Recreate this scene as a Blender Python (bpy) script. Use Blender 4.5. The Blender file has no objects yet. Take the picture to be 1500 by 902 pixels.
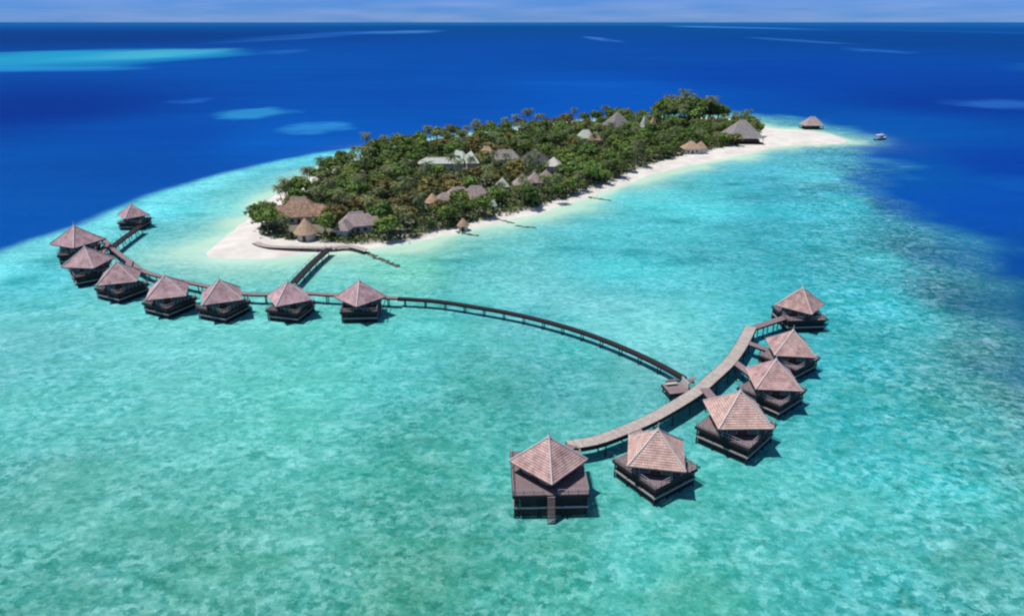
import bpy, bmesh, math, random
import numpy as np
from mathutils import Vector, Matrix
random.seed(7); rng = np.random.default_rng(11)
R = math.radians
S = bpy.context.scene
C = S.collection

# ------------------------------------------------------------------ camera
H, TILT, F = 75.0, R(22.7), 1002.0
cam_d = bpy.data.cameras.new('camera'); cam = bpy.data.objects.new('camera', cam_d); C.objects.link(cam)
cam.location = (0, 0, H); cam.rotation_euler = (R(90) - TILT, 0, 0)
cam_d.sensor_width = 36; cam_d.lens = F / 1500 * 36; cam_d.clip_start = 1; cam_d.clip_end = 120000
S.camera = cam
ct, st = math.cos(TILT), math.sin(TILT)

def at(px, py, z=0.0):
    """surveyed photo point -> world point on the horizontal plane z"""
    x = (px - 750) / F; v = -(py - 451) / F
    d = (x, ct + v * st, -st + v * ct)
    k = (z - H) / d[2]
    return Vector((d[0] * k, d[1] * k, z))
def gp(pts, z=0.0): return [tuple(at(a, b, z)[:2]) for a, b in pts]

# ------------------------------------------------------------------ light
SKYR, SKYG, SKYB = .15, .43, 1.40
SUN_EL, SUN_DIR = R(69), Vector((-0.98, -0.10, 0)).normalized()
sd = Vector((SUN_DIR.x * math.cos(SUN_EL), SUN_DIR.y * math.cos(SUN_EL), math.sin(SUN_EL)))
sl = bpy.data.lights.new('sun', 'SUN'); so = bpy.data.objects.new('sun', sl); C.objects.link(so)
sl.energy = 4.3; sl.angle = R(0.55); sl.color = (1.0, 0.955, 0.89)
so.rotation_euler = sd.to_track_quat('Z', 'Y').to_euler(); so.location = (0, 0, 200)
w = bpy.data.worlds.new('World'); S.world = w; w.use_nodes = True
nt = w.node_tree; bg = nt.nodes['Background']; sk = nt.nodes.new('ShaderNodeTexSky')
sk.sky_type = 'NISHITA'; sk.sun_disc = False; sk.sun_elevation = SUN_EL
sk.sun_rotation = math.atan2(SUN_DIR.x, SUN_DIR.y)
sk.altitude = 0; sk.air_density = 1.0; sk.dust_density = 0.0; sk.ozone_density = 1.5
# humid blue band low over the sea with thin lavender cloud
_N = nt.nodes; _L = nt.links; _tc = _N.new('ShaderNodeTexCoord'); _sx = _N.new('ShaderNodeSeparateXYZ'); _L.new(_tc.outputs['Generated'], _sx.inputs[0])
_mr = _N.new('ShaderNodeMapRange'); _mr.interpolation_type = 'SMOOTHSTEP'; _mr.inputs[1].default_value = .05; _mr.inputs[2].default_value = .35; _L.new(_sx.outputs['Z'], _mr.inputs[0])
_mp = _N.new('ShaderNodeMapping'); _mp.inputs['Scale'].default_value = (5, 5, 60); _L.new(_tc.outputs['Generated'], _mp.inputs[0])
_nz = _N.new('ShaderNodeTexNoise'); _nz.inputs['Scale'].default_value = 1.4; _nz.inputs['Detail'].default_value = 4; _L.new(_mp.outputs[0], _nz.inputs['Vector'])
_cr = _N.new('ShaderNodeValToRGB'); _cr.color_ramp.elements[0].position = .35; _cr.color_ramp.elements[1].position = .7
_cr.color_ramp.elements[0].color = (SKYR, SKYG, SKYB, 1); _cr.color_ramp.elements[1].color = (SKYR * 2.0, SKYG * 1.25, SKYB * 1.06, 1); _L.new(_nz.outputs[0], _cr.inputs[0])
_m1 = _N.new('ShaderNodeMix'); _m1.data_type = 'RGBA'; _L.new(_mr.outputs[0], _m1.inputs[0]); _L.new(_cr.outputs[0], _m1.inputs[6]); _m1.inputs[7].default_value = (1, 1, 1, 1)
_m2 = _N.new('ShaderNodeMix'); _m2.data_type = 'RGBA'; _m2.blend_type = 'MULTIPLY'; _m2.clamp_result = False; _m2.inputs[0].default_value = 1
_L.new(sk.outputs[0], _m2.inputs[6]); _L.new(_m1.outputs[2], _m2.inputs[7]); nt.links.new(_m2.outputs[2], bg.inputs[0]); bg.inputs[1].default_value = 0.085
S.view_settings.view_transform = 'Standard'; S.view_settings.look = 'None'
S.view_settings.gamma = 1; S.view_settings.exposure = 0; S.view_settings.use_curve_mapping = False
S.render.engine = 'CYCLES'
S.cycles.use_denoising = True; S.cycles.max_bounces = 5; S.cycles.diffuse_bounces = 2
S.cycles.pixel_filter_type = 'BLACKMAN_HARRIS'; S.cycles.filter_width = 2.3

# ------------------------------------------------------------------ materials
def lin(c): return tuple(((v / 255) / 12.92 if v / 255 <= .04045 else ((v / 255 + .055) / 1.055) ** 2.4) for v in c)
def mat(name, base, rough=.8, var=.25, scale=3.0, alt=None, spec=.2, bump=0.0, stretch=(1, 1, 1), rnd=0.0, coord='Object'):
    m = bpy.data.materials.new(name); m.use_nodes = True; t = m.node_tree; N = t.nodes; Lk = t.links
    b = N['Principled BSDF']; b.inputs['Roughness'].default_value = rough; b.inputs['Specular IOR Level'].default_value = spec
    tc = N.new('ShaderNodeTexCoord'); mp = N.new('ShaderNodeMapping'); mp.inputs['Scale'].default_value = stretch
    Lk.new(tc.outputs[coord], mp.inputs[0])
    oi = N.new('ShaderNodeObjectInfo')
    add = N.new('ShaderNodeVectorMath'); add.operation = 'ADD'
    sc = N.new('ShaderNodeVectorMath'); sc.operation = 'SCALE'; sc.inputs[3].default_value = 37.0
    cx = N.new('ShaderNodeCombineXYZ')
    for i in range(3): Lk.new(oi.outputs['Random'], cx.inputs[i])
    Lk.new(cx.outputs[0], sc.inputs[0]); Lk.new(mp.outputs[0], add.inputs[0]); Lk.new(sc.outputs[0], add.inputs[1])
    nz = N.new('ShaderNodeTexNoise'); nz.inputs['Scale'].default_value = scale; nz.inputs['Detail'].default_value = 6; nz.inputs['Roughness'].default_value = .65
    Lk.new(add.outputs[0], nz.inputs['Vector'])
    cr = N.new('ShaderNodeValToRGB'); e = cr.color_ramp.elements
    lo = tuple(c * (1 - var) for c in base); hi = tuple(min(1, c * (1 + var)) for c in (alt or base))
    e[0].position = .3; e[1].position = .7; e[0].color = (*lo, 1); e[1].color = (*hi, 1)
    Lk.new(nz.outputs[0], cr.inputs[0])
    out = cr.outputs[0]
    if rnd:
        hs = N.new('ShaderNodeHueSaturation'); mr = N.new('ShaderNodeMapRange')
        mr.inputs[3].default_value = 1 - rnd; mr.inputs[4].default_value = 1 + rnd
        Lk.new(oi.outputs['Random'], mr.inputs[0]); Lk.new(mr.outputs[0], hs.inputs['Value']); Lk.new(out, hs.inputs['Color'])
        mr2 = N.new('ShaderNodeMapRange'); mr2.inputs[3].default_value = .5 - rnd * .07; mr2.inputs[4].default_value = .5 + rnd * .05
        ml = N.new('ShaderNodeMath'); ml.operation = 'MULTIPLY'; ml.inputs[1].default_value = 7.31
        fr = N.new('ShaderNodeMath'); fr.operation = 'FRACT'
        Lk.new(oi.outputs['Random'], ml.inputs[0]); Lk.new(ml.outputs[0], fr.inputs[0]); Lk.new(fr.outputs[0], mr2.inputs[0]); Lk.new(mr2.outputs[0], hs.inputs['Hue'])
        out = hs.outputs[0]
    Lk.new(out, b.inputs['Base Color'])
    if bump:
        bp = N.new('ShaderNodeBump'); bp.inputs['Strength'].default_value = bump; bp.inputs['Distance'].default_value = .1
        Lk.new(nz.outputs[0], bp.inputs['Height']); Lk.new(bp.outputs[0], b.inputs['Normal'])
    m['out'] = 1
    return m

M = {}
M['shingle'] = mat('weathered_shingle', (.50, .30, .285), .85, .36, .55, (.55, .38, .35), bump=.3, rnd=.08)
M['tanshingle'] = mat('bleached_shingle', (.62, .40, .35), .85, .25, .75, (.68, .48, .42), bump=.3, rnd=.08)
M['mauveshingle'] = mat('mauve_shingle', (.47, .29, .31), .85, .34, .55, (.55, .38, .395), bump=.3, rnd=.12)
M['hipcap'] = mat('pale_ridge_cap', (.58, .50, .47), .7, .15, 3)
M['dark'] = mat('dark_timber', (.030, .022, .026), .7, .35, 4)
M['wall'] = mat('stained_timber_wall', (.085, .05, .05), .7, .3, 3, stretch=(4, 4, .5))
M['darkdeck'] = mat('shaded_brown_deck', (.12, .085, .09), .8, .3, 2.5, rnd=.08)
M['deck'] = mat('weathered_deck', (.30, .225, .235), .75, .3, 2.5, stretch=(1, 5, 1), rnd=.08)
M['walk'] = mat('pale_boardwalk', (.50, .445, .41), .75, .22, 1.2, bump=.2)
M['rail'] = mat('grey_rail', (.33, .29, .30), .7, .2, 4)
M['glass'] = mat('blue_window', (.03, .06, .09), .12, .2, 1, spec=.6)
M['frame'] = mat('window_frame', (.5, .46, .43), .6, .1, 3)
M['leaf'] = mat('broad_leaves', (.066, .122, .024), .6, .45, .55, (.135, .21, .044), rnd=.35, spec=.25)
M['olive'] = mat('olive_leaves', (.105, .105, .026), .6, .45, .55, (.20, .175, .055), rnd=.30, spec=.25)
M['palm'] = mat('palm_fronds', (.065, .105, .030), .5, .5, .5, (.14, .175, .06), rnd=.35, spec=.3)
M['bush'] = mat('undergrowth_leaves', (.060, .112, .026), .7, .3, .09, (.100, .138, .042), coord='Object')
M['bark'] = mat('bark', (.14, .11, .085), .9, .3, 2)
M['thatch'] = mat('tan_thatch', (.34, .25, .165), .95, .3, 1.2, (.40, .27, .19), bump=.4, rnd=.1)
M['redthatch'] = mat('reddish_thatch', (.27, .155, .11), .95, .35, .8, (.36, .25, .18), bump=.4)
M['greyroof'] = mat('grey_roof', (.21, .185, .18), .9, .3, 1.2, (.27, .25, .24), rnd=.15)
M['darkroof'] = mat('dark_roof', (.085, .08, .085), .9, .3, 1.2, rnd=.1)
M['pinkroof'] = mat('pinkish_roof', (.30, .22, .215), .9, .3, 1.2, (.36, .29, .28), rnd=.12)
M['whiteroof'] = mat('pale_roof', (.46, .50, .44), .7, .15, .8)
M['plaster'] = mat('pale_plaster', (.52, .50, .45), .8, .12, 1)
M['rock'] = mat('coral_rock', (.085, .105, .085), .95, .4, 1)
M['white'] = mat('white_gelcoat', (.78, .79, .80), .3, .04, 1, spec=.5)
M['door'] = mat('brown_door', (.10, .05, .03), .6, .2, 2)

# brick-like shingle and plank courses added on top of the base colour
def courses(m, sx, sz, rows, strength=.35):
    t = m.node_tree; N = t.nodes; Lk = t.links; b = N['Principled BSDF']
    src = b.inputs['Base Color'].links[0].from_socket
    tc = N.new('ShaderNodeTexCoord'); mp = N.new('ShaderNodeMapping'); mp.inputs['Scale'].default_value = (sx, sx, sz); Lk.new(tc.outputs['UV'], mp.inputs[0])
    br = N.new('ShaderNodeTexBrick'); br.inputs['Color1'].default_value = (1, 1, 1, 1)
    br.inputs['Color2'].default_value = (1 - strength, 1 - strength, 1 - strength, 1)
    br.inputs['Mortar'].default_value = (.55, .5, .5, 1); br.inputs['Mortar Size'].default_value = .035; br.inputs['Scale'].default_value = rows
    br.inputs['Brick Width'].default_value = .5 if rows != 1 else 3.0; br.inputs['Row Height'].default_value = .25
    Lk.new(mp.outputs[0], br.inputs['Vector'])
    mx = N.new('ShaderNodeMix'); mx.data_type = 'RGBA'; mx.blend_type = 'MULTIPLY'; mx.inputs[0].default_value = 1
    Lk.new(src, mx.inputs[6]); Lk.new(br.outputs[0], mx.inputs[7]); Lk.new(mx.outputs[2], b.inputs['Base Color'])
for _k in ('shingle', 'tanshingle', 'mauveshingle'): courses(M[_k], 1, 1, 1.01, .18)
courses(M['walk'], 1, 1, 1, .22); courses(M['deck'], 1, 1, 1, .25)

# ------------------------------------------------------------------ mesh helpers
def tag(o, label=None, cat=None, group=None, kind=None):
    if label: o['label'] = label
    if cat: o['category'] = cat
    if group: o['group'] = group
    if kind: o['kind'] = kind
    return o
def empty(name, loc, rz=0, label=None, cat=None, group=None):
    o = bpy.data.objects.new(name, None); C.objects.link(o); o.location = loc; o.rotation_euler = (0, 0, rz); o.empty_display_size = .5
    return tag(o, label, cat, group)
class MB:
    def __init__(s): s.v = []; s.f = []; s.uv = {}
    def add(s, vs, fs, uvs=None):
        k = len(s.v); s.v += [tuple(v) for v in vs]
        for i, f in enumerate(fs):
            if uvs: s.uv[len(s.f)] = uvs[i]
            s.f.append([k + j for j in f])
        return s
    def box(s, c, h, rz=0):
        vs = []; a, b = math.cos(rz), math.sin(rz)
        for z in (-1, 1):
            for x, y in ((-1, -1), (1, -1), (1, 1), (-1, 1)):
                X, Y = x * h[0], y * h[1]; vs.append((c[0] + X * a - Y * b, c[1] + X * b + Y * a, c[2] + z * h[2]))
        return s.add(vs, [(3, 2, 1, 0), (4, 5, 6, 7), (0, 1, 5, 4), (1, 2, 6, 5), (2, 3, 7, 6), (3, 0, 4, 7)],
                     [[(vs[j][0], vs[j][1]) if i < 2 else (vs[j][0] + vs[j][1], vs[j][2]) for j in f] for i, f in enumerate([(3, 2, 1, 0), (4, 5, 6, 7), (0, 1, 5, 4), (1, 2, 6, 5), (2, 3, 7, 6), (3, 0, 4, 7)])])
    def bar(s, p, q, r0, r1=None, n=6, wz=None):
        p, q = Vector(p), Vector(q); r1 = r0 if r1 is None else r1; d = (q - p).normalized()
        u = d.orthogonal().normalized() if abs(d.z) > .99 else d.cross(Vector((0, 0, 1))).normalized(); w_ = d.cross(u)
        vs = []
        for pt, r in ((p, r0), (q, r1)):
            for i in range(n):
                a = 2 * math.pi * (i + .5) / n; vs.append(pt + u * math.cos(a) * r + w_ * math.sin(a) * (wz or r))
        fs = [[i, (i + 1) % n, n + (i + 1) % n, n + i] for i in range(n)] + [list(range(n))[::-1], list(range(n, 2 * n))]
        return s.add(vs, fs)
    def build(s, name, m, parent=None, smooth=False):
        me = bpy.data.meshes.new(name); me.from_pydata(s.v, [], s.f)
        if s.uv:
            ul = me.uv_layers.new(name='UVMap'); d = ul.data
            for pi, p in enumerate(me.polygons):
                if pi in s.uv:
                    for li, uv in zip(p.loop_indices, s.uv[pi]): d[li].uv = uv
        me.materials.append(m)
        if smooth: me.polygons.foreach_set('use_smooth', [True] * len(me.polygons))
        o = bpy.data.objects.new(name, me); C.objects.link(o)
        if parent is not None: o.parent = parent
        return o
def copy_tree(o, parent=None):
    c = o.copy(); C.objects.link(c); c.parent = parent
    for ch in list(o.children): copy_tree(ch, c)
    return c

def hip_roof(mb, hx, hy, z0, z1, n=8, ridge=None, step=.05, flare=.0, rz=0, cx=0, cy=0):
    """stepped courses; ridge = half length of ridge along x"""
    rx = max(0, hx - hy) if ridge is None else ridge
    a, b = math.cos(rz), math.sin(rz)
    def ring(t, dz=0):
        x = hx + (rx - hx) * t; y = hy * (1 - t); z = z0 + (z1 - z0) * (t ** (1 + flare)) + dz
        return [(cx + p * a - q * b, cy + p * b + q * a, z) for p, q in ((-x, -y), (x, -y), (x, y), (-x, y))], x, y
    for i in range(n):
        lo, x0, y0 = ring(i / n, step); hi, x1, y1 = ring((i + 1) / n - (0.001 if i == n - 1 else 0)); li, _, _ = ring(i / n)
        for k in range(4):
            j = (k + 1) % 4; L0 = (x0 if k % 2 == 0 else y0); L1 = (x1 if k % 2 == 0 else y1)
            h0, h1 = i * .25, (i + 1) * .25; o_ = i * .37 + k * 3
            mb.add([lo[k], lo[j], hi[j], hi[k]], [(0, 1, 2, 3)], [[(o_ - L0, h0), (o_ + L0, h0), (o_ + L1, h1), (o_ - L1, h1)]])
            mb.add([li[k], li[j], lo[j], lo[k]], [(0, 1, 2, 3)], [[(0, 0), (0, 0), (0, 0), (0, 0)]])
    e, _, _ = ring(0, -.12); f, _, _ = ring(0, 0)
    mb.add(e + f, [(3, 2, 1, 0)] + [(k, (k + 1) % 4, 4 + (k + 1) % 4, 4 + k) for k in range(4)])
    return rx

# ------------------------------------------------------------------ sea, island ground
def poly_sd(P, X, Y):
    """signed distance, positive inside"""
    P = np.array(P); d2 = np.full(X.shape, 1e18); ins = np.zeros(X.shape, bool)
    for i in range(len(P)):
        a, b = P[i], P[(i + 1) % len(P)]; ex, ey = b - a; L = ex * ex + ey * ey
        t = np.clip(((X - a[0]) * ex + (Y - a[1]) * ey) / L, 0, 1)
        d2 = np.minimum(d2, (X - a[0] - t * ex) ** 2 + (Y - a[1] - t * ey) ** 2)
        c = ((a[1] > Y) != (b[1] > Y)); xs = a[0] + (Y - a[1]) / (ey if abs(ey) > 1e-9 else 1e-9) * ex
        ins ^= c & (X < xs)
    return np.where(ins, 1, -1) * np.sqrt(d2)
def smooth(P, n=2):
    for _ in range(n):
        Q = []
        for i in range(len(P)):
            a, b = P[i], P[(i + 1) % len(P)]
            Q += [(a[0] * .75 + b[0] * .25, a[1] * .75 + b[1] * .25), (a[0] * .25 + b[0] * .75, a[1] * .25 + b[1] * .75)]
        P = Q
    return P
shore_px = [(302, 371), (322, 352), (348, 334), (376, 309), (400, 287), (434, 268), (480, 250), (520, 236), (560, 223), (620, 210), (700, 199), (800, 184), (900, 177), (1000, 172), (1090, 174),
            (1108, 184), (1135, 189), (1185, 191), (1225, 199), (1242, 207), (1238, 210), (1205, 212), (1160, 213), (1125, 217), (1085, 228), (1040, 237), (1000, 244), (940, 261), (880, 283), (820, 302), (770, 319), (700, 334),
            (650, 345), (600, 356), (540, 364), (480, 370), (430, 374), (380, 379), (335, 381), (310, 377)]
reef_px = [(-260, 478), (-120, 418), (0, 370), (50, 353), (90, 340), (139, 321), (180, 303), (205, 292), (234, 281), (300, 258), (400, 236), (480, 222), (560, 212), (620, 204), (700, 193), (850, 174), (1000, 165), (1090, 165), (1190, 177), (1235, 190),
           (1268, 208), (1290, 245), (1316, 292), (1350, 345), (1382, 400), (1422, 455), (1476, 515), (1560, 600), (1750, 800), (1900, 1700), (-700, 1700), (-700, 800)]
tree_px = [(378, 352), (440, 358), (530, 361), (590, 354), (645, 340), (700, 328), (762, 314), (812, 299), (872, 278), (930, 252), (985, 234), (1040, 222), (1100, 213), (1112, 203), (1100, 186),
           (1000, 174), (900, 179), (800, 186), (700, 201), (620, 212), (560, 226), (520, 240), (480, 258), (440, 286), (415, 305), (385, 330)]
shore = smooth(gp(shore_px), 2); reef = smooth(gp(reef_px), 1); wood = smooth(gp(tree_px), 1)

def axis(dense0, dense1, d, lo, hi, g=1.055):
    a = list(np.arange(dense0, dense1 + .01, d)); s = d; x = a[-1]
    while x < hi: s *= g; x += s; a.append(x)
    s = d; x = a[0]; pre = []
    while x > lo: s *= g; x -= s; pre.append(x)
    return np.array(pre[::-1] + a)
ax = axis(-300, 330, 2.2, -60000, 60000); ay = axis(30, 620, 2.2, -400, 70000)
X, Y = np.meshgrid(ax, ay)
def vnoise(X, Y, s, seed):
    r = np.random.default_rng(seed); G = r.random((256, 256)); x = X / s; y = Y / s; xi = np.floor(x).astype(int); yi = np.floor(y).astype(int)
    fx = x - xi; fy = y - yi; fx = fx * fx * (3 - 2 * fx); fy = fy * fy * (3 - 2 * fy); g = lambda a, b: G[a % 256, b % 256]
    return (g(xi, yi) * (1 - fx) + g(xi + 1, yi) * fx) * (1 - fy) + (g(xi, yi + 1) * (1 - fx) + g(xi + 1, yi + 1) * fx) * fy
def fbm(X, Y, s, seed, o=4): return sum(vnoise(X, Y, s / 2 ** i, seed + i) * .5 ** i for i in range(o)) / sum(.5 ** i for i in range(o))

wob = (fbm(X, Y, 60, 1, 6) - .5); wob2 = (fbm(X, Y, 16, 31, 3) - .5)
sr = poly_sd(reef, X, Y); ss = poly_sd(shore, X, Y)
def warp(x, y):
    r = np.hypot(x, y) + 1; return x / r * 4.0, np.log(r) * 2.2
def field(ctrl, p=3.2):
    wx, wy = warp(X, Y); num = np.zeros(X.shape + (3,)); den = np.zeros(X.shape)
    for px, py, c in ctrl:
        q = at(px, py); a, b = warp(np.array(q.x), np.array(q.y))
        k = 1 / (((wx - a) ** 2 + (wy - b) ** 2) + .004) ** (p / 2); num += k[..., None] * np.array(lin(c)); den += k
    return num / den[..., None]
lag = field([(50, 400, (88, 192, 206)), (50, 500, (112, 195, 200)), (250, 520, (112, 196, 197)), (100, 600, (98, 190, 188)), (400, 600, (98, 192, 185)), (100, 750, (104, 184, 178)), (300, 860, (92, 174, 162)),
    (50, 880, (78, 162, 155)), (600, 520, (92, 192, 194)), (700, 600, (78, 180, 174)), (600, 700, (70, 163, 153)), (600, 860, (76, 158, 142)), (800, 860, (74, 170, 158)), (950, 800, (90, 190, 186)),
    (1100, 750, (80, 180, 178)), (1000, 880, (80, 174, 162)), (1300, 800, (72, 180, 182)), (1450, 850, (72, 166, 165)), (1400, 700, (64, 180, 186)), (1300, 600, (52, 180, 190)), (1300, 450, (48, 188, 208)),
    (1200, 330, (60, 188, 208)), (1000, 300, (84, 202, 214)), (900, 380, (80, 195, 206)), (700, 400, (98, 190, 192)), (600, 390, (122, 205, 190)), (400, 400, (122, 208, 202)), (350, 290, (104, 203, 212)),
    (230, 300, (94, 204, 220)), (150, 330, (110, 204, 216)), (250, 390, (106, 188, 192)), (350, 410, (112, 203, 200)), (450, 245, (74, 198, 220)), (1200, 250, (84, 190, 210)), (880, 470, (118, 194, 202)), (790, 450, (112, 190, 198)), (940, 505, (118, 196, 200)), (850, 520, (80, 185, 188)), (1250, 520, (56, 184, 198)), (500, 500, (94, 190, 186)),
    (1262, 225, (44, 158, 192)), (1278, 255, (26, 124, 168)), (1300, 300, (24, 116, 158)), (1340, 365, (32, 118, 150)), (1382, 430, (42, 122, 146)), (1436, 515, (62, 140, 152)), (1490, 590, (68, 142, 150)), (1255, 300, (50, 184, 204)), (1290, 380, (50, 180, 196)), (1420, 600, (64, 168, 174)), (1540, 720, (70, 158, 160)), (1320, 480, (58, 180, 194))])
deep = field([(50, 160, (2, 50, 150)), (20, 300, (0, 82, 178)), (250, 200, (0, 74, 176)), (400, 205, (0, 88, 192)), (600, 120, (0, 76, 176)), (900, 90, (0, 72, 170)), (900, 140, (0, 84, 192)), (1400, 150, (0, 58, 160)),
    (1300, 190, (0, 84, 180)), (1450, 300, (0, 78, 185)), (1460, 380, (0, 74, 165)), (1480, 430, (20, 80, 140)), (1350, 260, (0, 84, 178)), (750, 42, (0, 72, 152)), (100, 55, (0, 58, 140)), (100, 35, (20, 96, 176)), (750, 35, (20, 100, 178)), (1400, 35, (20, 96, 180)), (1400, 60, (0, 66, 150)), (400, 100, (0, 78, 176)), (150, 240, (0, 76, 172)),  # farthest points near the horizon are paler, haze painted into the water colour
    (1500, 250, (0, 62, 168)), (1100, 110, (0, 66, 172))], 3.0)
right = np.clip((X - 40) / 90, 0, 1)
wd = 5 + 17 * right
t = np.clip((sr + wob * (12 + 34 * right) + wob2 * (5 + 22 * right)) / wd * .5 + .5, 0, 1); t = t * t * (3 - 2 * t)
deep = deep * np.array([.6, 1.0, .88]); col = deep * (1 - t[..., None]) + lag * t[..., None]
# pale bank just inside the reef edge on the ocean side
edge = np.exp(-((sr - 12) / 10) ** 2) * (1 - right) * t; col += edge[..., None] * np.array([.09, .15, .14])
# large soft patches
pt = (fbm(X * .6, Y, 26, 20) - .5) * t; col *= (1 + .55 * pt)[..., None]
# darker sea grass streaks in the shallows beside the sand
sg = np.clip(fbm(X, Y * 2.2, 22, 40) - .56, 0, 1) * 4 * t * (Y > 170); col *= (1 - .55 * np.clip(sg, 0, 1) * np.array([1.2, .55, .5])[..., None, None]).transpose(1, 2, 0)
# sandy shallows
sh = np.exp(-np.clip(-ss + (fbm(X, Y, 18, 60) - .5) * 18, 0, 1e9) / 11) * (ss < 3)
band = np.clip(1.5 * sh, 0, 1) ** 1.3; col = col * (1 - band[..., None]) + np.array(lin((196, 226, 205))) * band[..., None]
tip = at(330, 372); ds = np.exp(-(((X - tip.x) / 26) ** 2 + ((Y - tip.y) / 14) ** 2)); col = col * (1 - .75 * ds[..., None]) + np.array(lin((190, 226, 212))) * .75 * ds[..., None]
foam = np.exp(-((ss + 1.2) / 1.6) ** 2) * np.clip(fbm(X, Y, 9, 71) * 2.2 - .6, 0, 1); col = col * (1 - .55 * foam[..., None]) + .85 * .55 * foam[..., None]
# far shoals in the open sea
def shoal(px0, px1, py0, py1, c, k, soft=1.0, asym=0):
    a, b = at(px0, (py0 + py1) / 2), at(px1, (py0 + py1) / 2); n_, f_ = at((px0 + px1) / 2, py1), at((px0 + px1) / 2, py0)
    cx, cy = (a.x + b.x) / 2, (n_.y + f_.y) / 2; hx, hy = abs(b.x - a.x) / 2, abs(f_.y - n_.y) / 2
    q = ((X - cx) / hx) ** 2 + ((Y - cy) / hy) ** 2 + (fbm(X / hx, Y / hy, .8, int(90 + px0) % 97, 5) - .5) * 2.2
    m = np.clip(1.1 - q, 0, 1) ** (1.25 * soft) * k * .85; return m[..., None], np.array(lin(c))
for a in [(-220, 275, 71, 106, (40, 165, 205), .95, .6), (120, 275, 70, 92, (80, 180, 205), .8, .7), (-200, 220, 97, 106, (50, 160, 220), .6, .8), (270, 330, 76, 84, (50, 140, 215), .6, 1), (305, 440, 156, 176, (50, 150, 205), .85, 1), (405, 520, 178, 196, (50, 145, 210), .8, 1), (380, 520, 45, 62, (40, 110, 200), .6, 1),
          (520, 650, 45, 51, (70, 140, 215), .7, 1), (250, 310, 144, 152, (30, 100, 195), .7, 1), (860, 900, 54, 62, (70, 130, 215), .8, 1), (1030, 1140, 38, 44, (70, 150, 220), .8, 1), (1150, 1205, 54, 66, (50, 120, 200), .6, 1), (1240, 1320, 70, 79, (50, 120, 205), .6, 1),
          (1380, 1540, 144, 162, (50, 120, 205), .6, 1), (1420, 1560, 250, 285, (10, 100, 190), .5, 1), (380, 450, 72, 80, (50, 110, 205), .5, 1), (1440, 1580, 42, 56, (20, 100, 180), .6, 1), (1560, 1900, 90, 130, (30, 120, 190), .5, 1), (700, 1000, 118, 128, (10, 95, 195), .5, 1)]:
    m_, c_ = shoal(*a); m_ = m_ * (1 - t[..., None]); col = col * (1 - m_) + c_ * m_
coral = np.clip(t * (.85 + .75 * np.clip(1 - Y / 150, 0, 1) + 1.3 * right * np.exp(-((sr - 18) / 24) ** 2)), 0.0, 1.5)
coral = np.maximum(coral - band * .8, 0.04)
GAIN = np.array([0.76, 0.755, 0.755])
alb = np.clip(col * GAIN, 0, 1)

def grid_mesh(name, X, Y, Z, m, keep=None):
    ny, nx = X.shape; me = bpy.data.meshes.new(name)
    i = np.arange(ny * nx).reshape(ny, nx); q = np.stack([i[:-1, :-1], i[:-1, 1:], i[1:, 1:], i[1:, :-1]], -1).reshape(-1, 4)
    if keep is not None: q = q[keep[:-1, :-1].ravel()]
    me.vertices.add(ny * nx); me.vertices.foreach_set('co', np.stack([X, Y, Z], -1).ravel().astype(np.float32))
    me.loops.add(q.size); me.loops.foreach_set('vertex_index', q.ravel().astype(np.int32))
    me.polygons.add(len(q)); me.polygons.foreach_set('loop_start', (np.arange(len(q)) * 4).astype(np.int32))
    me.update(calc_edges=True); me.validate(); me.polygons.foreach_set('use_smooth', [True] * len(q)); me.materials.append(m)
    o = bpy.data.objects.new(name, me); C.objects.link(o); return o

wm = bpy.data.materials.new('sea_water'); wm.use_nodes = True; t_ = wm.node_tree; N = t_.nodes; Lk = t_.links; N.clear()
out = N.new('ShaderNodeOutputMaterial'); df = N.new('ShaderNodeBsdfDiffuse'); gl = N.new('ShaderNodeBsdfGlossy'); mx = N.new('ShaderNodeMixShader')
gl.inputs['Roughness'].default_value = .22
ca = N.new('ShaderNodeAttribute'); ca.attribute_name = 'water_body'; cf = N.new('ShaderNodeAttribute'); cf.attribute_name = 'coral'
geo = N.new('ShaderNodeNewGeometry')
def noise(scale, detail=4, rough=.6, stretch=(1, 1, 1), dist=0.0):
    mp = N.new('ShaderNodeMapping'); mp.inputs['Scale'].default_value = stretch; Lk.new(geo.outputs['Position'], mp.inputs[0])
    n = N.new('ShaderNodeTexNoise'); n.inputs['Scale'].default_value = scale; n.inputs['Detail'].default_value = detail; n.inputs['Roughness'].default_value = rough; n.inputs['Distortion'].default_value = dist
    Lk.new(mp.outputs[0], n.inputs['Vector']); return n.outputs[0]
def rng_(s, a, b, c, d):
    m = N.new('ShaderNodeMapRange'); m.inputs[1].default_value = a; m.inputs[2].default_value = b; m.inputs[3].default_value = c; m.inputs[4].default_value = d; Lk.new(s, m.inputs[0]); return m.outputs[0]
def math_(op, a, b):
    m = N.new('ShaderNodeMath'); m.operation = op
    for i, v in enumerate((a, b)):
        if isinstance(v, (int, float)): m.inputs[i].default_value = v
        else: Lk.new(v, m.inputs[i])
    return m.outputs[0]
def mixc(f, a, b, mode='MIX'):
    m = N.new('ShaderNodeMix'); m.data_type = 'RGBA'; m.blend_type = mode; m.clamp_factor = True
    for i, v in ((0, f), (6, a), (7, b)):
        if isinstance(v, float): m.inputs[i].default_value = v
        elif isinstance(v, tuple): m.inputs[i].default_value = (*v, 1)
        else: Lk.new(v, m.inputs[i])
    return m.outputs[2]
c0 = ca.outputs['Color']
n1 = noise(.62, 6, .70, (.85, 1.15, 1), 0.0); n2 = noise(.075, 4, .6, (.8, 1.4, 1), .4); n3 = noise(1.5, 3, .7, (.9, 1.2, 1)); 
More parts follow.
